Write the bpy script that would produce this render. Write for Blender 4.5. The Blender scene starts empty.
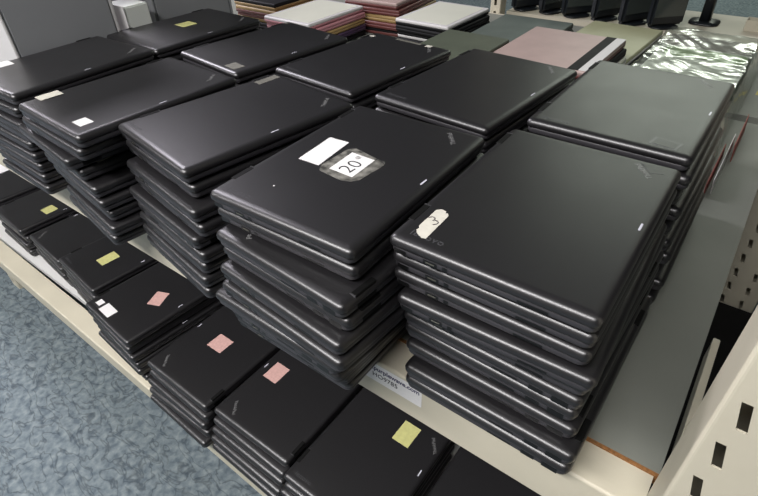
import bpy, bmesh, math, random
from mathutils import Matrix, Vector
random.seed(7)
C = bpy.context.scene.collection
SC = bpy.context.scene
R = math.radians

# ------------------------------------------------------------------ materials
def mat(name, col, rough=.5, metal=0., spec=.5, noise=0., nscale=40., bump=0., bscale=400., coat=0., alpha=1., trans=0., mottled=None, stretch=None):
    m = bpy.data.materials.new(name); m.use_nodes = True
    nt = m.node_tree; b = nt.nodes['Principled BSDF']
    b.inputs['Base Color'].default_value = (*col, 1)
    b.inputs['Roughness'].default_value = rough
    b.inputs['Metallic'].default_value = metal
    b.inputs['Specular IOR Level'].default_value = spec
    b.inputs['Coat Weight'].default_value = coat
    b.inputs['Transmission Weight'].default_value = trans
    b.inputs['Alpha'].default_value = alpha
    tc = nt.nodes.new('ShaderNodeTexCoord')
    mp = nt.nodes.new('ShaderNodeMapping'); nt.links.new(tc.outputs['Object'], mp.inputs['Vector'])
    if stretch: mp.inputs['Scale'].default_value = stretch
    if noise:
        n = nt.nodes.new('ShaderNodeTexNoise'); n.inputs['Scale'].default_value = nscale; n.inputs['Detail'].default_value = 6
        nt.links.new(mp.outputs[0], n.inputs['Vector'])
        r = nt.nodes.new('ShaderNodeValToRGB')
        r.color_ramp.elements[0].position = .3; r.color_ramp.elements[1].position = .7
        c2 = mottled or tuple(c*(1-noise) for c in col)
        r.color_ramp.elements[0].color = (*c2, 1); r.color_ramp.elements[1].color = (*col, 1)
        nt.links.new(n.outputs['Fac'], r.inputs[0]); nt.links.new(r.outputs[0], b.inputs['Base Color'])
        mr = nt.nodes.new('ShaderNodeMapRange'); mr.inputs['To Min'].default_value = rough*1.12; mr.inputs['To Max'].default_value = rough*.9
        nt.links.new(n.outputs['Fac'], mr.inputs['Value']); nt.links.new(mr.outputs[0], b.inputs['Roughness'])
    if bump:
        n2 = nt.nodes.new('ShaderNodeTexNoise'); n2.inputs['Scale'].default_value = bscale; n2.inputs['Detail'].default_value = 3
        nt.links.new(mp.outputs[0], n2.inputs['Vector'])
        bp = nt.nodes.new('ShaderNodeBump'); bp.inputs['Strength'].default_value = bump; bp.inputs['Distance'].default_value = .001
        nt.links.new(n2.outputs['Fac'], bp.inputs['Height']); nt.links.new(bp.outputs[0], b.inputs['Normal'])
    return m

M = dict(
 lid=mat('laptop_lid_plastic', (.0105,.0098,.011), .36, noise=.25, nscale=14, bump=.12, bscale=1500, spec=1.0),
 base=mat('laptop_base_plastic', (.040,.038,.043), .42, noise=.2, nscale=30, bump=.15, bscale=900, spec=.7),
 hinge=mat('hinge_plastic', (.003,.003,.003), .6, spec=.2),
 port=mat('port_black', (.003,.003,.003), .3),
 port_metal=mat('port_metal', (.25,.24,.2), .35, metal=.9),
 logo=mat('logo_grey', (.20,.20,.20), .35, metal=.4),
 lenovo=mat('embossed_letters', (.085,.085,.09), .3, metal=.4),
 led=mat('pale_mark', (.55,.55,.62), .3),
 white=mat('sticker_white', (.80,.79,.78), .5, noise=.05, nscale=200),
 cream=mat('sticker_cream', (.62,.60,.52), .6, noise=.15, nscale=120),
 yellow=mat('sticker_yellow', (.56,.55,.22), .6, noise=.15, nscale=120),
 pinkst=mat('sticker_pink', (.62,.38,.34), .6, noise=.2, nscale=160),
 dim=mat('sticker_worn_grey', (.16,.155,.13), .6, noise=.4, nscale=160),
 tape=mat('clear_tape', (.30,.29,.26), .18, noise=.75, nscale=75, mottled=(.03,.03,.028), coat=.6),
 ink=mat('ink_black', (.008,.008,.010), .5),
 pencil=mat('ink_grey', (.10,.09,.09), .6),
 navy=mat('ink_navy', (.03,.025,.09), .5),
 beige=mat('painted_beige_steel', (.60,.56,.44), .42, noise=.10, nscale=9, bump=.15, bscale=120),
 board=mat('grey_shelf_board', (.22,.23,.20), .5, noise=.14, nscale=5, bump=.1, bscale=80),
 boardw=mat('white_shelf_board', (.66,.66,.64), .5, noise=.06, nscale=5),
 wood=mat('particle_board_edge', (.34,.15,.045), .7, noise=.5, nscale=260),
 steel=mat('grey_painted_steel', (.30,.31,.32), .38, noise=.12, nscale=3),
 steel_l=mat('light_grey_painted_steel', (.62,.61,.60), .4, noise=.06, nscale=4),
 whitebox=mat('white_card', (.72,.75,.70), .6, noise=.05, nscale=20),
 pinkl=mat('dusty_pink_plastic', (.44,.33,.30), .42, noise=.12, nscale=18),
 pinkd=mat('pink_edge_plastic', (.52,.24,.27), .4, noise=.1, nscale=30),
 gold=mat('tan_gold_plastic', (.40,.27,.11), .4, noise=.15, nscale=30),
 maroon=mat('maroon_plastic', (.16,.05,.045), .4, noise=.15, nscale=30),
 purple=mat('dark_purple_plastic', (.07,.04,.09), .4, noise=.15, nscale=30),
 ivory=mat('ivory_screen_lid', (.72,.73,.62), .3, noise=.06, nscale=8),
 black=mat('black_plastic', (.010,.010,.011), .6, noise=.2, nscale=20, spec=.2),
 teal=mat('slate_teal_plastic', (.10,.125,.11), .5, noise=.2, nscale=14, bump=.2, bscale=600),
 greeng=mat('green_grey_plastic', (.085,.10,.07), .5, noise=.2, nscale=14, bump=.2, bscale=600),
 olive=mat('olive_cream_plastic', (.36,.37,.22), .45, noise=.12, nscale=14),
 grass=mat('green_printed_card', (.14,.30,.03), .5, noise=.4, nscale=25),
 card=mat('pale_green_card', (.55,.60,.50), .45, noise=.35, nscale=14),
 brownc=mat('grey_brown_card', (.17,.14,.12), .5, noise=.3, nscale=12),
 redc=mat('red_paper', (.40,.10,.08), .6, noise=.3, nscale=60),
 monitor=mat('monitor_plastic', (.012,.015,.018), .35, noise=.3, nscale=12),
 glassy=mat('monitor_screen', (.05,.06,.055), .15, coat=.5),
 tapey=mat('yellow_tape', (.65,.52,.06), .5),
)

def film():
    m = bpy.data.materials.new('clear_plastic_film'); m.use_nodes = True
    nt = m.node_tree; nt.nodes.clear()
    o = nt.nodes.new('ShaderNodeOutputMaterial'); mx = nt.nodes.new('ShaderNodeMixShader')
    t = nt.nodes.new('ShaderNodeBsdfTransparent'); g = nt.nodes.new('ShaderNodeBsdfGlossy')
    t.inputs[0].default_value = (.93,.95,.92,1); g.inputs['Roughness'].default_value = .2; g.inputs['Color'].default_value = (1,1,1,1)
    f = nt.nodes.new('ShaderNodeLayerWeight'); f.inputs['Blend'].default_value = .35
    mr = nt.nodes.new('ShaderNodeMapRange'); mr.inputs['To Min'].default_value = .12; mr.inputs['To Max'].default_value = .55
    tc = nt.nodes.new('ShaderNodeTexCoord'); n = nt.nodes.new('ShaderNodeTexNoise'); n.inputs['Scale'].default_value = 9; n.inputs['Detail'].default_value = 2; n.inputs['Distortion'].default_value = 1.0
    b = nt.nodes.new('ShaderNodeBump'); b.inputs['Strength'].default_value = .7; b.inputs['Distance'].default_value = .012
    nt.links.new(tc.outputs['Object'], n.inputs['Vector']); nt.links.new(n.outputs['Fac'], b.inputs['Height'])
    nt.links.new(b.outputs[0], g.inputs['Normal']); nt.links.new(b.outputs[0], f.inputs['Normal'])
    nt.links.new(f.outputs['Facing'], mr.inputs['Value']); nt.links.new(mr.outputs[0], mx.inputs[0]); nt.links.new(t.outputs[0], mx.inputs[1]); nt.links.new(g.outputs[0], mx.inputs[2])
    nt.links.new(mx.outputs[0], o.inputs[0]); return m
M['film'] = film()

def carpet():
    m = bpy.data.materials.new('blue_grey_carpet'); m.use_nodes = True
    nt = m.node_tree; b = nt.nodes['Principled BSDF']; b.inputs['Roughness'].default_value = .95; b.inputs['Specular IOR Level'].default_value = .1
    tc = nt.nodes.new('ShaderNodeTexCoord')
    mp = nt.nodes.new('ShaderNodeMapping'); mp.inputs['Rotation'].default_value = (0,0,R(35)); mp.inputs['Scale'].default_value = (1,2.1,1)
    nt.links.new(tc.outputs['Object'], mp.inputs['Vector'])
    wn = nt.nodes.new('ShaderNodeTexNoise'); wn.inputs['Scale'].default_value = 15; wn.inputs['Detail'].default_value = 2.5; wn.inputs['Distortion'].default_value = .8
    nt.links.new(mp.outputs[0], wn.inputs['Vector'])
    m1 = nt.nodes.new('ShaderNodeMath'); m1.operation = 'SUBTRACT'; m1.inputs[1].default_value = .5; nt.links.new(wn.outputs['Fac'], m1.inputs[0])
    m3 = nt.nodes.new('ShaderNodeMath'); m3.operation = 'ABSOLUTE'; nt.links.new(m1.outputs[0], m3.inputs[0])
    r = nt.nodes.new('ShaderNodeValToRGB'); r.color_ramp.elements[0].color = (.085,.106,.118,1); r.color_ramp.elements[0].position = .0
    r.color_ramp.elements[1].color = (.15,.185,.20,1); r.color_ramp.elements[1].position = .045
    nt.links.new(m3.outputs[0], r.inputs[0])
    n = nt.nodes.new('ShaderNodeTexNoise'); n.inputs['Scale'].default_value = 55; n.inputs['Detail'].default_value = 5
    nt.links.new(tc.outputs['Object'], n.inputs['Vector'])
    r2 = nt.nodes.new('ShaderNodeValToRGB'); r2.color_ramp.elements[0].position = .35; r2.color_ramp.elements[1].position = .68
    r2.color_ramp.elements[0].color = (.6,.62,.66,1); r2.color_ramp.elements[1].color = (1.25,1.2,1.15,1)
    nt.links.new(n.outputs['Fac'], r2.inputs[0])
    m2 = nt.nodes.new('ShaderNodeMixRGB'); m2.blend_type = 'MULTIPLY'; m2.inputs[0].default_value = 1
    nt.links.new(r.outputs[0], m2.inputs[1]); nt.links.new(r2.outputs[0], m2.inputs[2])
    nt.links.new(m2.outputs[0], b.inputs['Base Color'])
    bp = nt.nodes.new('ShaderNodeBump'); bp.inputs['Strength'].default_value = .6; bp.inputs['Distance'].default_value = .004
    nt.links.new(n.outputs['Fac'], bp.inputs['Height']); nt.links.new(bp.outputs[0], b.inputs['Normal'])
    return m
M['carpet'] = carpet()

# ------------------------------------------------------------------ helpers
def rr(w, d, r, n=5):
    r = max(min(r, w/2-1e-5, d/2-1e-5), 1e-4); p = []
    for cx, cy, a0 in ((w/2-r,d/2-r,0),(-w/2+r,d/2-r,90),(-w/2+r,-d/2+r,180),(w/2-r,-d/2+r,270)):
        for i in range(n+1):
            a = R(a0+90*i/n); p.append((cx+r*math.cos(a), cy+r*math.sin(a)))
    return p
def add_slab(bm, w, d, rings, rad, cx=0, cy=0, n=5):
    """stack of rounded-rectangle rings: rings = [(inset, z)]"""
    prev = None; first = None
    for ins, z in rings:
        vs = [bm.verts.new((cx+x, cy+y, z)) for x, y in rr(w-2*ins, d-2*ins, max(rad-ins, .0006), n)]
        if prev:
            for i in range(len(vs)):
                j = (i+1) % len(vs); bm.faces.new((prev[i], prev[j], vs[j], vs[i]))
        else: first = vs
        prev = vs
    bm.faces.new(prev); bm.faces.new(list(reversed(first)))
def add_box(bm, x0, x1, y0, y1, z0, z1):
    v = [bm.verts.new(p) for p in ((x0,y0,z0),(x1,y0,z0),(x1,y1,z0),(x0,y1,z0),(x0,y0,z1),(x1,y0,z1),(x1,y1,z1),(x0,y1,z1))]
    for f in ((3,2,1,0),(4,5,6,7),(0,1,5,4),(1,2,6,5),(2,3,7,6),(3,0,4,7)): bm.faces.new([v[i] for i in f])
def add_poly(bm, pts, z0, z1):
    a = [bm.verts.new((x, y, z0)) for x, y in pts]; b = [bm.verts.new((x, y, z1)) for x, y in pts]
    n = len(pts); bm.faces.new(b); bm.faces.new(list(reversed(a)))
    for i in range(n): bm.faces.new((a[i], a[(i+1)%n], b[(i+1)%n], b[i]))
def mesh(name, bm, m, smooth=False, bevel=0):
    if bevel: bmesh.ops.bevel(bm, geom=list(bm.edges), offset=bevel, segments=2, affect='EDGES')
    bmesh.ops.recalc_face_normals(bm, faces=bm.faces)
    me = bpy.data.meshes.new(name); bm.to_mesh(me); bm.free(); me.materials.append(m)
    if smooth:
        for p in me.polygons: p.use_smooth = len(p.vertices) == 4
    return me
def obj(name, me, parent=None, loc=(0,0,0), rz=0, label=None):
    o = bpy.data.objects.new(name, me); C.objects.link(o); o.parent = parent
    o.location = loc; o.rotation_euler = (0,0,rz)
    if label: o['label'] = label
    return o
def thing(name, label, cat, loc=(0,0,0), rz=0, group=None):
    o = obj(name, None, None, loc, rz, label); o['category'] = cat
    if group: o['group'] = group
    o.empty_display_size = .02
    return o
def box_me(name, m, x0, x1, y0, y1, z0, z1, bevel=0):
    bm = bmesh.new(); add_box(bm, x0, x1, y0, y1, z0, z1); return mesh(name, bm, m, bevel=bevel)
def text_me(name, s, size, m, bold=0, depth=.00015, align='CENTER', shear=0, spacing=1):
    cu = bpy.data.curves.new(name, 'FONT'); cu.body = s; cu.size = size; cu.align_x = align; cu.align_y = 'CENTER'
    cu.extrude = depth; cu.offset = bold; cu.shear = shear; cu.space_character = spacing; cu.resolution_u = 3
    t = bpy.data.objects.new(name, cu); C.objects.link(t)
    dg = bpy.context.evaluated_depsgraph_get()
    me = bpy.data.meshes.new_from_object(t.evaluated_get(dg)); bpy.data.objects.remove(t)
    me.materials.clear(); me.materials.append(m); me.name = name
    return me

# ------------------------------------------------------------------ the laptop
T = .0245; K = T/.0209
def build_laptop_meshes():
    d = {}
    bm = bmesh.new()
    add_slab(bm, .215, .300, [(i,z*K) for i,z in [(.016,0),(.009,.0006),(.0040,.0022),(.0006,.0044),(0,.0052),(0,.0100),(.0006,.0106)]], .010)
    d['base'] = mesh('laptop_base', bm, M['base'], True)
    bm = bmesh.new()
    add_slab(bm, .2185, .3035, [(i,z*K) for i,z in [(.0034,.0106),(.0034,.0116),(.0004,.0118),(0,.0124),(0,.0153),(.0006,.0170),(.0019,.0188),(.0041,.0200),(.0070,.0207),(.0110,.0209)]], .0088)
    d['lid'] = mesh('laptop_lid', bm, M['lid'], True)
    bm = bmesh.new()
    add_slab(bm, .0085, .034, [(0,.006),(0,.0226),(.0004,.0242),(.0010,.0248)], .002, 0, 0, 2)
    d['hinge'] = mesh('laptop_hinge', bm, M['hinge'])
    bm = bmesh.new(); add_box(bm, -.0042, .0042, .0170, .0178, .020, .0250)
    d['trim'] = mesh('hinge_trim', bm, M['lenovo'])
    def pt(w, h):   # a port on a short side, facing -Y
        bm = bmesh.new(); add_box(bm, -w/2, w/2, -.0004, .002, -h/2, h/2); return mesh('port', bm, M['port'])
    d['usb'] = pt(.016, .0062); d['jack'] = pt(.0055, .0055); d['slot'] = pt(.030, .0030); d['power'] = pt(.014, .0055); d['net'] = pt(.018, .0075)
    d['tongue'] = box_me('port_tongue', M['port_metal'], -.005, .005, -.0008, .001, -.0005, .0007)
    d['thinkpad'] = text_me('ThinkPad_letters', 'ThinkPad', .0095, M['logo'], .0002)
    d['lenovo'] = text_me('lenovo_letters', 'lenovo', .0125, M['lenovo'], .0002, spacing=1.15)
    bm = bmesh.new(); add_slab(bm, .0022, .014, [(0,0),(0,.0003)], .001, n=2); d['mark'] = mesh('status_mark', bm, M['led'])
    return d
LM = build_laptop_meshes()

def make_laptop(side='none', top=False, logo=(.071,.121), logo_rz=R(128)):
    """hinge edge on -X, long edges along Y, short sides face -Y (USB side) and +Y"""
    t = thing('laptop', '', 'laptop')
    obj('base', LM['base'], t); obj('lid', LM['lid'], t)
    for y in (-.0985, .1115):
        h = obj('hinge', LM['hinge'], t, (-.1035, y, 0))
        if top: obj('hinge_trim', LM['trim'], h)
    if side != 'none':
        e = -.1499
        for nm, x, z in (('power',-.094,.0082),('usb',-.058,.0082),('jack',-.041,.0082),('slot',.050,.0078)):
            p = obj('port', LM[nm], t, (x, e, z))
            if nm == 'usb': obj('connector', LM['tongue'], p)
        for nm, x in (('net',-.088),('usb',-.062),('slot',-.026)):
            obj('port', LM[nm], t, (x, .1499, .0080), math.pi)
    obj('status_mark', LM['mark'], t, (.0985, .003, T-.0001))
    if top:
        obj('logo', LM['thinkpad'], t, (logo[0], logo[1], T+.0001), logo_rz)
        obj('brand_lettering', LM['lenovo'], t, (-.072, -.133, T))
    t['variant'] = 0; del t['variant']
    return t
def copy_tree(o, parent=None):
    c = o.copy(); C.objects.link(c); c.parent = parent
    for ch in [k for k in KIDS.get(o.name, [])]: copy_tree(ch, c)
    return c
KIDS = {}
def index():
    KIDS.clear()
    for o in bpy.data.objects:
        if o.parent: KIDS.setdefault(o.parent.name, []).append(o)

protos = {k: make_laptop(*a) for k, a in dict(ports=('y', False), ports_top=('y', True), plain=('none', False), plain_top=('none', True)).items()}
index()
first_used = {k: False for k in protos}
def laptop(kind, loc, yaw, sz, label, group):
    if not first_used[kind]: first_used[kind] = True; o = protos[kind]
    else: o = copy_tree(protos[kind])
    o.location = loc; o.rotation_euler = (0,0,yaw); o.scale = (1,1,sz)
    o['label'] = label; o['group'] = group
    return o

ORD = ['top','second','third','fourth','fifth','sixth','seventh','eighth','ninth','tenth','eleventh']
def offs(x, y, yaw):   # near-left corner -> centre
    c, s = math.cos(R(yaw)), math.sin(R(yaw)); return (x+.1075*c-.15*s, y+.1075*s+.15*c)
def stack(where, group, z0, ztop, n, poses, kind, toplabel, flips=(), show_top=()):
    """poses: list of (cx, cy, yaw deg); the last one repeats with a little jitter"""
    p = (ztop-z0)/n; out = []
    for k in range(n):
        if k < len(poses): x, y, a = poses[k]
        else:
            x, y, a = poses[-1]; x += random.uniform(-.003,.003); y += random.uniform(-.004,.004); a += random.uniform(-1.2,1.2)
        if k == 0: lab = toplabel
        elif k == n-1: lab = f'black laptop at the bottom of the stack {where}'
        else: lab = f'black laptop, {ORD[k]} from the top, in the stack {where}'
        kk = kind + ('_top' if (k == 0 or k in show_top) else '')
        out.append(laptop(kk, (x, y, ztop-(k+1)*p), R(a)+(math.pi if k in flips else 0), p/T, lab, group))
    return out

ST = .62      # top shelf surface
G1, G2, G3 = 'laptops stacked along the front of the upper shelf', 'laptops stacked in the second row of the upper shelf', 'laptops stacked on the lower shelf'
F1 = stack('topped by sticker number 3', G1, ST, .865, 10,
  [(.1157,.1438,.8),(.1165,.149,.4),(.1165,.150,.5),(.124,.142,2.0),(.123,.158,.2),(.1245,.160,-.8),(.124,.164,-1.2),(.127,.160,-.4),(.1345,.146,0),(.1345,.148,-.4)],
  'ports', 'black laptop with a torn cream sticker numbered 3, on top of the nearest stack', flips=(5,6,7,8,9))
c2 = lambda x, y, a: (*offs(x, y, a), a)
F2 = stack('topped by number 20', G1, ST, .8612, 10,
  [(-.1187,.0985,1.6), c2(-.222,-.050,1.0), c2(-.213,-.066,-3.5), c2(-.212,-.062,-3), c2(-.213,-.073,-4.5), c2(-.211,-.078,-4), c2(-.228,-.082,-1), c2(-.230,-.068,-3), c2(-.236,-.060,-1), c2(-.239,-.054,0)],
  'ports', 'black laptop with the number 20 taped on its lid beside a blank white sticker', flips=(2,3,6), show_top=(2,6))
F3 = stack('front row, third from right', G1, ST, .8503, 9,
  [(-.3883,.1329,-9.3),(-.388,.137,-8.8),c2(-.503,-.012,-8.9),c2(-.500,-.008,-9.2),c2(-.517,-.017,-8.2),c2(-.511,-.014,-8.6),c2(-.520,-.014,-8),c2(-.522,-.015,-9),c2(-.525,-.014,-9),c2(-.527,-.012,-9.5)],
  'ports', 'black laptop with a dull grey sticker near its far edge, left of number 20', flips=(4,), show_top=(4,))
F4 = stack('front row, fourth from right', G1, ST, .8478, 9,
  [(-.6339,.0984,-2.5),(-.645,.098,-3),c2(-.800,-.045,-6),c2(-.800,-.030,-6.5),c2(-.775,-.032,-6),c2(-.770,-.028,-7),c2(-.772,-.020,-7),c2(-.765,-.025,-8),c2(-.775,-.025,-8),c2(-.765,-.020,-8),c2(-.760,-.022,-8)],
  'ports', 'black laptop with a white strip and a small white square sticker near its front edge', flips=(2,))
F5 = stack('front row, fifth from right', G1, ST, .842, 9,
  [(-.925,.118,1.5),(-.93,.115,1),(-.915,.110,0),(-.92,.118,-1),(-.945,.118,0)], 'ports', 'black laptop with a single white sticker, at the left edge of the photo')
B1 = stack('behind sticker number 3', G2, ST, .8653, 10,
  [(.1178,.4786,-.2),(.122,.476,.6),(.118,.474,-.4),(.126,.480,.3),(.122,.474,0),(.130,.478,-.5),(.134,.482,.4),(.130,.476,.2),(.138,.484,.5),(.136,.476,0),(.140,.478,.6)],
  'plain', 'black laptop reflecting grey light, furthest right in the second row')
B2 = stack('behind number 20', G2, ST, .8548, 10, [(-.1278,.4447,-4.3),(-.130,.446,-3.8),(-.126,.446,-3.5)], 'plain',
  'black laptop in the second row directly behind the one numbered 20')
B3 = stack('second row, third from right', G2, ST, .8327, 9, [(-.411,.4883,-5.6),(-.409,.489,-5)], 'plain',
  'black laptop with a faint grey strip at its far edge, mid second row')
B4 = stack('second row, fourth from right', G2, ST, .836, 9, [(-.6537,.4398,-7.1),(-.650,.441,-6.6)], 'plain',
  'black laptop with a dull cream sticker at its near corner, in the second row')
B5 = stack('second row, fifth from right', G2, ST, .8348, 9, [(-.9381,.4367,-2.1),(-.935,.436,-2)], 'plain',
  'black laptop with a yellow sticker in the middle, furthest left in the second row')

# stickers (parts of the top laptops): quads given in lid coordinates
def quad(parent, pts, m, label=None, name='sticker', z=T, th=.00025):
    bm = bmesh.new(); add_poly(bm, pts, z+.00002, z+th); return obj(name, mesh(name, bm, m), parent, label=label)
def rect(cx, cy, w, d, a=0):
    c, s = math.cos(R(a)), math.sin(R(a))
    return [(cx+x*c-y*s, cy+x*s+y*c) for x, y in ((-w/2,-d/2),(w/2,-d/2),(w/2,d/2),(-w/2,d/2))]
torn = [(-.086,-.131),(-.082,-.134),(-.0765,-.1365),(-.0725,-.135),(-.0735,-.088),(-.0765,-.084),(-.0785,-.0855),(-.080,-.0815),(-.086,-.0805),(-.0905,-.085),(-.0905,-.120),(-.088,-.123),(-.089,-.127)]
s = quad(F1[0], torn, M['cream'], 'torn cream sticker with a handwritten 3')
obj('number', text_me('number_three', '3', .024, M['pencil'], -.0004), s, (-.0815,-.104,T+.0003), R(55))
for a, b in ((rect(.073,.128,.0006,.026,38), 0), (rect(.0665,.1365,.016,.0006,-52), 0), (rect(.085,.1225,.016,.0006,20), 0)): quad(F1[0], a, M['lenovo'], 'faint outline where a sticker was removed', 'sticker_residue')
quad(F2[0], [(-.069,-.033),(-.035,-.033),(-.041,.038),(-.073,.036)], M['white'], 'blank white sticker')
tp = [(-.026,-.042),(.012,-.047),(.024,-.043),(.031,-.034),(.036,.010),(.032,.019),(.010,.022),(-.022,.029),(-.030,.022),(-.033,-.030)]
tpo = quad(F2[0], tp, M['tape'], 'wrinkled clear tape holding the number', 'tape')
s = quad(F2[0], [(-.018,-.032),(.0195,-.034),(.0185,.015),(-.0195,.017)], M['white'], 'white paper label reading 20', z=T+.0003)
obj('number', text_me('number_twenty', '20', .030, M['ink'], -.0003), s, (.003,-.014,T+.0006), R(87))
obj('number', text_me('small_mark', '@', .008, M['pencil']), s, (-.004,.009,T+.0006), R(87))
quad(F2[0], rect(-.048,-.1,.002,.002), M['white'], 'tiny white speck', 'speck')
quad(F3[0], rect(-.088,.116,.017,.046,3), M['dim'], 'dull grey sticker')
quad(F4[0], rect(-.096,-.100,.026,.040,0), M['cream'], 'white strip sticker', z=T+.0007)
quad(F4[0], rect(.063,-.118,.028,.022,0), M['white'], 'small white square sticker')
quad(F5[0], rect(-.090,-.078,.036,.040,-4), M['white'], 'white sticker')
quad(B5[0], rect(-.015,.014,.040,.040,-2), M['yellow'], 'faded yellow sticker')
quad(B4[0], rect(.069,-.126,.036,.026,-2), M['dim'], 'dull cream sticker')
quad(B4[0], rect(-.094,.134,.010,.010), M['dim'], 'small grey sticker')
quad(B3[0], rect(.0,.139,.070,.008,0), M['dim'], 'faint grey strip sticker')
quad(B3[0], rect(.055,.140,.014,.012), M['cream'], 'small cream sticker'); quad(B3[0], rect(-.094,.123,.012,.009), M['cream'], 'small cream sticker')
quad(B1[0], rect(.071,-.126,.034,.024,-8), M['lenovo'], 'worn sticker the colour of the lid')
quad(B1[0], rect(.071,-.126,.028,.019,-8), M['lid'], 'worn sticker the colour of the lid', z=T+.0003)
# card stuck under the fourth stack's lids
quad(F4[3], rect(.088,-.105,.030,.030,10), M['cream'], 'worn cream sticker showing under the lids above')

# ------------------------------------------------------------------ lower shelf laptops
LS = .112
def low(n, where, cx, cy, yaw, z, lab, flip=0, drift=0):
    fl = tuple(range(n)) if flip else ()
    ps = [(cx, cy, yaw)] + [(cx+random.uniform(-.006,.006), cy+drift*k/(n-1)+random.uniform(-.004,.004), yaw+random.uniform(-1.5,1.5)) for k in range(1, n)]
    return stack(where, G3, LS, z, n, ps, 'plain', lab, flips=fl)
L1 = low(6, 'lower shelf, below the printed label', -.0975,.081,0,.248,'black laptop with one yellow sticker, lower shelf, below the white printed shelf label',0,-.03)
L0 = low(5, 'lower shelf, shaded right end', .142,.092,0,.245,'black plain laptop on the lower shelf, furthest right in the shade below the shelf edge')
L2 = low(5, 'lower shelf, right-hand pink sticker', -.328,.100,.5,.243,'black laptop with pink sticker, lower shelf, right-hand of two with near-corner logos',1,-.030)
L3 = low(5, 'lower shelf, left-hand pink sticker', -.558,.090,-.5,.243,'black laptop with pink sticker, lower shelf, left-hand of two with near-corner logos',1,-.028)
L4 = low(6, 'lower shelf, white and pink stickers', -.830,.095,-4,.265,'black laptop on the lower shelf with two white stickers and a pink one')
L5 = low(6, 'lower shelf, large yellow sticker', -1.075,.148,-5,.262,'black laptop with large yellow sticker, lower shelf, left of white-and-pink one')
L6 = low(4, 'lower shelf, plain lid', -1.335,.170,-4,.225,'black laptop without stickers on the lower shelf, grey logo at its near corner',1)
L7 = low(4, 'lower shelf, second from left', -1.60,.175,-3,.225,'black laptop on the lower shelf with a small yellow sticker, second from the left edge')
L8 = low(4, 'lower shelf, furthest left', -1.855,.200,-3,.225,'black plain laptop on the lower shelf at the left edge of the photo')
for o in [c for c in bpy.data.objects if c.parent == L1[0] and c.name.startswith('logo')]: o.location = (.091,.066,T+.0001)
def wq(lap, x, y, w, d, a, m, lab):   # sticker given in world coordinates
    q = Matrix.Rotation(-lap.rotation_euler.z, 2) @ (Vector((x, y)) - Vector(lap.location[:2]))
    quad(lap, rect(q.x, q.y, w, d, a-math.degrees(lap.rotation_euler.z)), m, lab)
wq(L1[0], -.065,.137,.038,.049,0,M['yellow'],'yellow sticker')
wq(L2[0], -.3925,.095,.039,.047,0,M['pinkst'],'pink sticker')
wq(L3[0], -.567,.078,.047,.043,0,M['pinkst'],'pink sticker')
wq(L4[0], -.802,.0745,.036,.048,22,M['pinkst'],'pink sticker')
wq(L4[0], -.871,-.026,.048,.028,-4,M['white'],'white square sticker')
wq(L4[0], -.9145,-.022,.020,.017,-4,M['white'],'small white sticker')
wq(L5[0], -1.072,.092,.038,.053,-4,M['yellow'],'yellow sticker')
wq(L7[0], -1.545,.140,.045,.040,0,M['yellow'],'small yellow sticker')

# ------------------------------------------------------------------ floor
bm = bmesh.new(); add_box(bm, -8, 6, -4, 10, -.05, 0)
fl = obj('floor', mesh('floor', bm, M['carpet'])); fl['kind'] = 'structure'
M['wall'] = mat('painted_wall', (.34,.34,.32), .8, noise=.06, nscale=3); M['ceil'] = mat('ceiling_tile', (.30,.30,.29), .9, noise=.1, nscale=60)
for nm, b in dict(wall_left=(-8.1,-8,-4,10,0,3.1), wall_right=(6,6.1,-4,10,0,3.1), wall_front=(-8,6,-4.1,-4,0,3.1), wall_back=(-8,6,10,10.1,0,3.1)).items():
    o = obj(nm, box_me(nm, M['wall'], *b)); o['kind'] = 'structure'
o = obj('ceiling', box_me('ceiling', M['ceil'], -8,6,-4,10,3.1,3.15)); o['kind'] = 'structure'

# ------------------------------------------------------------------ shelving
def beam_me(x0, x1, yf, yb, zt, zb, m=M['beige']):
    """pressed steel beam: front face, rounded top corner, top flange, bottom return"""
    t = .002; prof = [(yf, zb)]
    for i in range(6):
        a = R(180-18*i); prof.append((yf+.004+.004*math.cos(a), zt-.004+.004*math.sin(a)))
    prof += [(yb, zt), (yb, zt-t), (yf+.004+t, zt-t), (yf+t, zt-.006), (yf+t, zb+t), (yf+.015, zb+t), (yf+.015, zb)]
    bm = bmesh.new()
    a = [bm.verts.new((x0, y, z)) for y, z in prof]; b = [bm.verts.new((x1, y, z)) for y, z in prof]
    n = len(prof); bm.faces.new(a); bm.faces.new(list(reversed(b)))
    for i in range(n): bm.faces.new((a[i], b[i], b[(i+1)%n], a[(i+1)%n]))
    return mesh('shelf_beam', bm, m)
def add_xz(bm, pts, y0, y1):
    a = [bm.verts.new((x, y0, z)) for x, z in pts]; b = [bm.verts.new((x, y1, z)) for x, z in pts]
    n = len(pts); bm.faces.new(a); bm.faces.new(list(reversed(b)))
    for i in range(n): bm.faces.new((a[i], b[i], b[(i+1)%n], a[(i+1)%n]))
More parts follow.
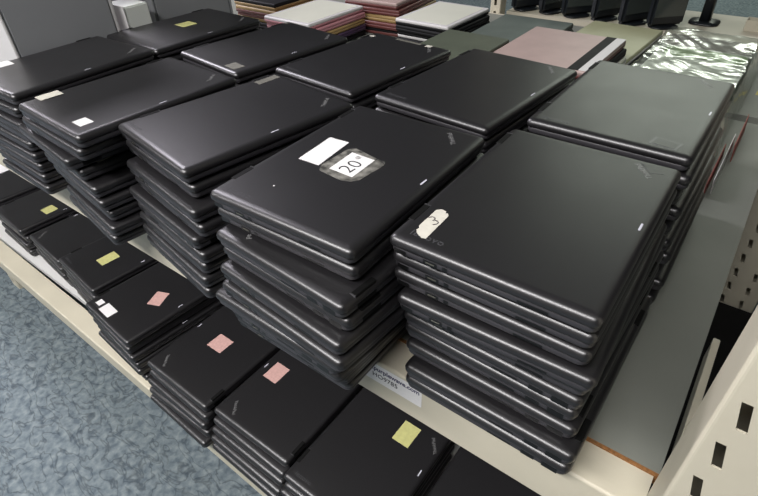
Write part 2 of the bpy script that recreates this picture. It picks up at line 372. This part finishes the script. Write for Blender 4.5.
def post_me(w, d, z0, z1, pitch, zref, cols, sw=.011, sh=.028, t=.002, fold=.05, back=True, lean=0., c=.004):
    """perforated upright, front face at y=0 facing -Y, x from 0 to w, real slots; lean = how far a slot's top leans to -X"""
    bm = bmesh.new(); zs = []
    z = zref - math.floor((zref-z0)/pitch)*pitch
    while z < z1-sh:
        if z-sh/2 > z0: zs.append(z)
        z += pitch
    xs = sorted(cols); edges = [c]; W = (sw+lean)/2
    for q in xs: edges += [q-W, q+W]
    edges.append(w-c)
    for i in range(0, len(edges), 2): add_box(bm, edges[i], edges[i+1], 0, t, z0, z1)
    for q in xs:
        lo = z0
        for zc in zs:
            zb, zt = zc-sh/2, zc+sh/2
            add_box(bm, q-W, q+W, 0, t, lo, zb); lo = zt
            if lean:
                add_xz(bm, [(q-W,zb),(q-W+lean,zb),(q-W,zt)], 0, t)
                add_xz(bm, [(q+W,zb),(q+W,zt),(q+W-lean,zt)], 0, t)
        add_box(bm, q-W, q+W, 0, t, lo, z1)
    for x0, x1 in ((0, c), (w, w-c)):      # rounded front corners
        pr = []
        for i in range(5):
            a = R(90*i/4); pr.append((x0+(x1-x0)*(1-math.sin(a)), c*(1-math.cos(a))))
        pr = pr[::-1]; pts = pr+[(x1, t), (x0+(t if x1 > x0 else -t), c)]
        add_poly(bm, pts, z0, z1)
    add_box(bm, 0, t, c, fold, z0, z1); add_box(bm, w-t, w, c, fold, z0, z1)
    if back: add_box(bm, t, w-t, fold-t, fold, z0, z1)
    return mesh('perforated_post', bm, M['beige'])

rack = thing('shelving_rack', 'beige steel shelving unit holding the stacked laptops on two levels', 'shelf', (0,0,0))
X0 = -2.6
obj('upper_beam', beam_me(X0, .3185, .012, .066, .6165, .540), rack, label='beige front beam of the upper shelf')
obj('upper_board', box_me('shelf_board', M['board'], X0, .323, .066, 1.115, .604, .6199), rack, label='grey upper shelf board')
obj('board_edge', box_me('board_edge', M['wood'], X0, .323, .062, .066, .604, .6196), rack, label='bare orange-brown particle board edge')
obj('side_beam', box_me('side_beam', M['beige'], .333, .342, .045, .34, .56, .603, .001), rack)
obj('perforated_post', post_me(.085, .05, 0, 1.9, .0485, .8585, [.0165], sw=.0072, sh=.028, lean=.0058, fold=.075), rack, (.319,-.034,0), label='near white perforated post with rectangular slots')
obj('perforated_post', post_me(.125, .05, 0, 1.9, .0495, .262, [.046,.093], sw=.009, sh=.026, lean=.005), rack, (.333,1.10,0), label='far perforated post seen through the gap')
lb = obj('lower_beam', beam_me(-1.9, 1.0, 0, .004+.05, LS-.0012, LS-.05), rack, (-.7,-.069,0), R(-.8), label='cream front beam of the lower shelf')
obj('lower_board', box_me('shelf_board', M['boardw'], X0, .332, .005, 1.09, LS-.016, LS-.0002), rack, label='white lower shelf board')
obj('perforated_post', post_me(.05, .04, 0, .058, .05, .03, [.025]), rack, (-1.60,-.055,0), label='foot of the front post')
# printed label on the upper beam
bm = bmesh.new(); add_slab(bm, .104, .038, [(0,0),(0,.0003)], .002, n=3)
lab = obj('shelf_label', mesh('shelf_label', bm, M['white']), rack, (-.008,.0119,.592), label='white printed label with web address and stock number'); lab.rotation_euler = (R(90),0,0)
obj('web_address', text_me('web_address', 'www.purplewave.com', .0116, M['navy'], .00028), lab, (-.0035,.0095,.0004))
obj('stock_number', text_me('stock_number', 'HO9785', .0125, M['ink'], 0), lab, (-.009,-.0045,.0004))

shade_bay = thing('shelving_rack', 'added shelving bay beyond the near perforated post, there to shade the gap', 'shelf', (0,0,0))  # unseen bay, added to keep light off the gap beside the post
obj('shelf_board', box_me('shelf_board', M['board'], .462, 1.6, .05, 1.09, .604, .6199), shade_bay)
obj('shelf_beam', beam_me(.462, 1.6, 0, .048, .6125, .562), shade_bay)
obj('shelf_board', box_me('shelf_board', M['black'], .336, 1.6, .05, 1.09, .09, .105), shade_bay)  # black colour stands in for the shade in the gap
obj('back_panel', box_me('back_panel', M['board'], .462, 1.6, 1.10, 1.112, .0, .60), shade_bay)
back = thing('shelving_rack', 'beige shelving unit behind the laptop shelf with a short perforated post', 'shelf', (0,0,0))
obj('shelf_board', box_me('shelf_board', M['board'], X0, .45, 1.155, 1.70, .602, .6199), back)
obj('shelf_beam', box_me('shelf_beam', M['beige'], X0, .45, 1.702, 1.722, .57, .618, .001), back)
obj('perforated_post', post_me(.045, .03, 0, 1.9, .05, .66, [.022]), back, (-.745,1.724,0))
quad(back, rect(.30,1.33,.10,.03,0), M['tapey'], 'strip of yellow tape', 'tape', z=.62)
far = thing('shelving_rack', 'pale empty shelf surface with black monitors standing along it', 'shelf', (0,0,0))
obj('shelf_board', box_me('shelf_board', M['beige'], -.69, 1.3, 1.765, 2.12, .600, .6199), far)
obj('leg', box_me('leg', M['beige'], -.66,-.62,1.80,1.84,0,.60), far); obj('leg', box_me('leg', M['beige'], 1.22,1.26,1.80,1.84,0,.60), far)
obj('leg', box_me('leg', M['beige'], -.66,-.62,2.06,2.10,0,.60), far); obj('leg', box_me('leg', M['beige'], 1.22,1.26,2.06,2.10,0,.60), far)
# pale perforated frame at the far right
pf = obj('bracket', post_me(.09, .03, 0, .035, .05, .02, [.02,.045,.07], sw=.012, sh=.02), None, (.13,1.93,.62)); pf['label'] = 'white slotted bracket lying on the pale far shelf at the photo right edge'; pf['category'] = 'bracket'

# ------------------------------------------------------------------ other devices at the back
def device(name, label, cat, cx, cy, z, w, d, h, mtop, medge, yaw=0, group=None, inset=None, rad=.006):
    t = thing(name, label, cat, (cx, cy, z), R(yaw), group)
    bm = bmesh.new(); add_slab(bm, w, d, [(.004,0),(.0008,.002),(0,h*.3),(0,h*.5)], rad, n=3); obj('base', mesh('base', bm, medge, True), t)
    bm = bmesh.new(); add_slab(bm, w, d, [(.001,h*.5),(0,h*.58),(.0002,h*.8),(.002,h*.95),(.004,h)], rad, n=3); obj('lid', mesh('lid', bm, mtop, True), t)
    if inset:
        bm = bmesh.new(); add_slab(bm, w-.03, d-.03, [(0,h),(0,h+.0006)], .004, n=2); obj('panel', mesh('panel', bm, inset), t)
    return t
def pile(cx, cy, ztop, w, d, items, where, group, yaw=0, jit=.004):
    n = len(items); h = (ztop-ST)/n
    for k, (mt, me, lab, dx) in enumerate(items):
        device('tablet' if 'tablet' in lab else 'laptop', lab+' '+where, 'tablet' if 'tablet' in lab else 'laptop', cx+dx, cy+(random.uniform(-jit,jit) if k else 0),
               ztop-(k+1)*h, w, d, h-.0001, M['steel_l' if (mt == 'ivory' and k == 0) else mt], M[me], yaw+(random.uniform(-1.5,1.5) if k else 0), group, M['ivory'] if (mt == 'ivory' and k == 0) else None)
GP = 'mixed coloured laptops at the back of the upper shelf'
pile(-1.095,1.065,.72,.215,.285,[('ivory','pinkd','white-topped tablet on top',0),('pinkd','pinkd','pink laptop second from top',.006),('gold','gold','tan gold laptop third from top',.008),('purple','purple','dark purple laptop fourth from top',.010),('black','black','black laptop at the bottom',.004)],'of the white-topped pile, back left',GP,-1)
pile(-.985,1.372,.735,.225,.29,[('pinkl','maroon','dusty pink laptop on top',0),('maroon','maroon','maroon laptop second from top',.006),('gold','gold','tan gold laptop third from top',.004),('maroon','maroon','maroon laptop fourth from top',.010),('black','maroon','dark maroon laptop at the bottom',0)],'of the pink-topped pile, back edge',GP,4)
pile(-1.40,1.20,.72,.23,.29,[('black','gold','black laptop on top',0),('gold','maroon','tan gold laptop second from top',.006),('maroon','gold','maroon and gold laptop third from top',.004),('black','black','black laptop at the bottom',0)],'of the leftmost back pile',GP,0)
pile(-.69,1.262,.72,.205,.27,[('ivory','black','white-topped tablet on top',0),('black','black','black laptop second from top',.004),('black','steel_l','black and silver laptop third from top',.006),('black','black','black laptop fourth from top',.0),('black','black','black laptop at the bottom',-.006)],'of the white-topped pile beside the post',GP,-1)
pile(-.42,1.292,.70,.240,.285,[('teal','teal','slate grey laptop on top',0),('teal','black','slate grey laptop second from top',.002),('teal','teal','slate grey laptop third from top',0),('teal','teal','slate grey laptop at the bottom',0)],'of the slate grey back pile',GP,1)
pile(-.405,.835,.765,.185,.275,[('greeng','greeng','green-grey laptop on top',0)]+[('greeng','greeng',f'green-grey laptop {o} from top',.001) for o in ('second','third','fourth','fifth','sixth')]+[('greeng','greeng','green-grey laptop at the bottom',0)],'of the green-grey pile behind the second row',GP,0)
pk0 = pile(-.187,.992,.76,.248,.285,[('pinkl','maroon','pink laptop with black and white bands on top',0),('black','black','black laptop second from top',.004),('ivory','steel_l','white-edged laptop third from top',.010),('black','black','black laptop fourth from top',0),('black','maroon','black laptop fifth from top',0),('black','black','black laptop sixth from top',0),('black','black','black laptop at the bottom',0)],'of the pink-topped pile, back centre',GP,0,.001)
pt0 = [o for o in bpy.data.objects if str(o.get('label', '')).startswith('pink laptop with black')][0]
h0 = (.76-ST)/7
quad(pt0, [(.074,-.1400),(.099,-.1400),(.099,.1400),(.074,.1400)], M['black'], 'black band', 'band', z=h0-.0001, th=.0006)
quad(pt0, [(.099,-.1390),(.1225,-.1390),(.1225,.1390),(.099,.1390)], M['steel_l'], 'white band', 'band', z=h0-.0001, th=.0008)
pile(-.158,1.325,.70,.215,.345,[('olive','steel_l','pale olive laptop on top',0),('black','black','black laptop second from top',.003),('olive','black','pale olive laptop third from top',.0),('black','black','black laptop at the bottom',0)],'of the olive-topped pile beside the plastic package',GP,-2)

# plastic wrapped package
pk = thing('wrapped_package', 'shiny clear plastic wrapped package with a green printed card, behind the right-hand laptops', 'package', (.093,1.17,ST))
bm = bmesh.new(); add_slab(bm, .225, .64, [(.006,0),(0,.01),(0,.072),(.006,.078)], .015, n=4); obj('carton', mesh('carton', bm, M['card'], True), pk)
bm = bmesh.new(); add_slab(bm, .22, .11, [(0,.0782),(0,.0790)], .01, 0, .255, n=3); obj('card', mesh('card', bm, M['brownc']), pk, label='grey brown printed card')
bm = bmesh.new(); add_slab(bm, .20, .075, [(0,.0784),(0,.0800)], .02, .01, .145, n=3); obj('card', mesh('card', bm, M['grass']), pk, label='green printed card')
bm = bmesh.new()
nx, ny = 60, 110
from mathutils import noise as NZ
def hz(u, v):
    x = (u-.5)*.28; y = (v-.5)*.72
    e = min(u, 1-u)*.28; e2 = min(v, 1-v)*.72
    f = min(1, e/.022); f2 = min(1, e2/.03)
    base = .088*(1-(1-min(f,f2))**2)+.002
    r = NZ.noise(Vector((x*9, y*6, 1)))
    w = .014*abs(r) + .005*abs(NZ.noise(Vector((x*22+y*12, y*14, 5))))
    return Vector((x*(1+.03*NZ.noise(Vector((y*20,0,3)))), y, base + max(w, 0)*min(f,f2)))
g = [[bm.verts.new(hz(i/nx, j/ny)) for j in range(ny+1)] for i in range(nx+1)]
for i in range(nx):
    for j in range(ny): bm.faces.new((g[i][j], g[i+1][j], g[i+1][j+1], g[i][j+1]))
fm = mesh('plastic_film', bm, M['film'])
for p in fm.polygons: p.use_smooth = True
obj('plastic_film', fm, pk, label='crumpled clear plastic film')

# red and white papers tucked beside the second-row stack
def leaf(label, x, y, d, h, m, tilt, rz):
    bm = bmesh.new(); add_slab(bm, .0016, d, [(0,0),(0,h)], .0007, n=1)
    o = obj('booklet', mesh('booklet', bm, M[m])); o['label'] = label; o['category'] = 'booklet'; o['group'] = 'papers beside the second-row stack'
    o.location = (x, y, ST+.0005); o.rotation_euler = (0, R(tilt), R(rz)); return o
leaf('red paper booklet on edge beside the right-hand second-row stack', .243,.80,.20,.028,'redc',-6,0)
leaf('white paper sheet leaning next to the red booklet on the shelf', .252,.84,.24,.030,'white',-6,0)
leaf('pink-red booklet leaning outermost beside the plastic wrapped package', .261,.97,.18,.040,'redc',-6,0)

# grey cabinets at the left
def cabinet(label, x0, x1, y0, y1, z1, body, face):
    t = thing('metal_cabinet', label, 'cabinet', ((x0+x1)/2, (y0+y1)/2, ST))
    w, d = (x1-x0), (y1-y0)
    bm = bmesh.new(); add_box(bm, -w/2, w/2, -d/2, d/2, 0, z1-ST); obj('body', mesh('body', bm, M[body], bevel=.004), t)
    obj('front_panel', box_me('front_panel', M[face], -w/2, w/2-.0005, -d/2-.006, -d/2-.0001, .003, z1-ST-.003, .0015), t, label='front face, paler where its colour carries aisle light')
    obj('back_panel', box_me('back_panel', M[face], -w/2, w/2-.0005, d/2+.0001, d/2+.008, .003, z1-ST-.003, .0015), t, label='light grey rear edge')
    return t
cabinet('tall smooth grey metal case standing on the shelf at the left edge', -1.45,-1.052,.092,.325,1.30,'steel','steel_l')  # front panel's paler grey puts the aisle light into its colour
cabinet('second smooth grey metal case, seen behind the small white box', -1.50,-1.085,.46,.70,1.2,'steel','steel')
wb = thing('white_box', 'small white box with a rounded top between the two grey metal cases', 'box', (-1.095,.3885,ST))
bm = bmesh.new(); add_box(bm, -.045,.045,-.033,.033,0,.262); obj('carton', mesh('carton', bm, M['whitebox'], bevel=.003), wb)
obj('flap', box_me('flap', M['steel_l'], -.046,.046,-.036,-.0335,.20,.264,.0005), wb)

# monitors standing on the far shelf
def monitor(label, x, y, yaw):
    t = thing('monitor', label, 'monitor', (x, y, ST), R(yaw), 'black monitors on the far shelf')
    bm = bmesh.new(); add_slab(bm, .07, .10, [(.003,0),(0,.003),(0,.006),(.01,.010)], .03, n=5); obj('foot', mesh('foot', bm, M['monitor'], True), t)
    bm = bmesh.new(); add_slab(bm, .03, .05, [(0,.009),(.004,.05),(.004,.16)], .01, .026, 0, n=4); obj('neck', mesh('neck', bm, M['monitor'], True), t)
    bm = bmesh.new(); add_box(bm, -.016,.016,-.066,.066,.010,.30); obj('housing', mesh('housing', bm, M['monitor'], bevel=.008), t)
    obj('screen', box_me('screen', M['glassy'], -.0178,-.0165,-.056,.056,.04,.285), t)
    return t
for i, (a, lab) in enumerate(((146,'leftmost in the row on the far shelf'),(158,'second from left in the row on the far shelf'),(140,'third from left in the row on the far shelf'),
   (152,'third from right in the row on the far shelf'),(148,'second from right in the row on the far shelf'),(136,'rightmost in the row on the far shelf'))):
    monitor('black monitor, '+lab, -.635+.105*i, 1.828+(.006 if i % 2 else 0), a)
t = thing('stand', 'slim black upright stand rising alone at the top right of the photo', 'stand', (.0,1.97,ST))
bm = bmesh.new(); add_slab(bm, .10, .10, [(0,0),(.001,.006),(.03,.010)], .03, n=5); obj('foot', mesh('foot', bm, M['monitor'], True), t)
bm = bmesh.new(); add_slab(bm, .035, .05, [(0,.010),(.002,.20),(0,.42)], .01, n=4); obj('pole', mesh('pole', bm, M['monitor'], True), t)
bm = bmesh.new(); add_slab(bm, .02, .03, [(0,.10),(.003,.13),(0,.17)], .008, .022, 0, n=4); obj('clip', mesh('clip', bm, M['steel_l'], True), t)

# ------------------------------------------------------------------ light
w = bpy.data.worlds.new('world'); SC.world = w; w.use_nodes = True
bg = w.node_tree.nodes['Background']; bg.inputs[0].default_value = (.80,.86,.80,1); bg.inputs[1].default_value = .05
def area(name, loc, rot, sx, sy, power, col):
    l = bpy.data.lights.new(name, 'AREA'); l.shape = 'RECTANGLE'; l.size = sx; l.size_y = sy; l.energy = power; l.color = col
    o = bpy.data.objects.new(name, l); C.objects.link(o); o.location = loc; o.rotation_euler = [R(a) for a in rot]; return o
def aim(o, p):
    o.rotation_euler = (Vector(p)-o.location).to_track_quat('-Z','Y').to_euler()
area('aisle_fluorescent', (-.6,-1.5,2.75), (0,0,0), 2.6, .45, 150, (1,.97,.97))
area('left_fluorescent', (-4.4,.75,2.75), (0,0,0), 4.0, .5, 230, (.96,.91,1))
area('back_fluorescent', (-.4,5.8,2.95), (0,0,0), 2.6, .6, 85, (.92,1,.86))
area('far_left_fluorescent', (-4.6,-2.2,2.75), (0,0,0), 2.4, .3, 70, (1,.97,1))

# ------------------------------------------------------------------ camera
cam = bpy.data.cameras.new('camera'); co = bpy.data.objects.new('camera', cam); C.objects.link(co)
r = Vector((.7997768210,.5995552111,-.0298427673)); u = Vector((-.3512252421,.5076750652,.7867063350)); f = Vector((-.4868242659,.6187079902,-.6166056739))
mm = Matrix((r, u, -f)).transposed().to_4x4(); mm.translation = Vector((.2665310046,-.3508007560,1.1833286500))
co.matrix_world = mm; cam.sensor_width = 36; cam.lens = 520.35*36/758; cam.clip_start = .01
SC.camera = co
SC.view_settings.view_transform = 'Standard'; SC.view_settings.look = 'None'; SC.view_settings.gamma = 1; SC.view_settings.exposure = 0
SC.view_settings.use_curve_mapping = False
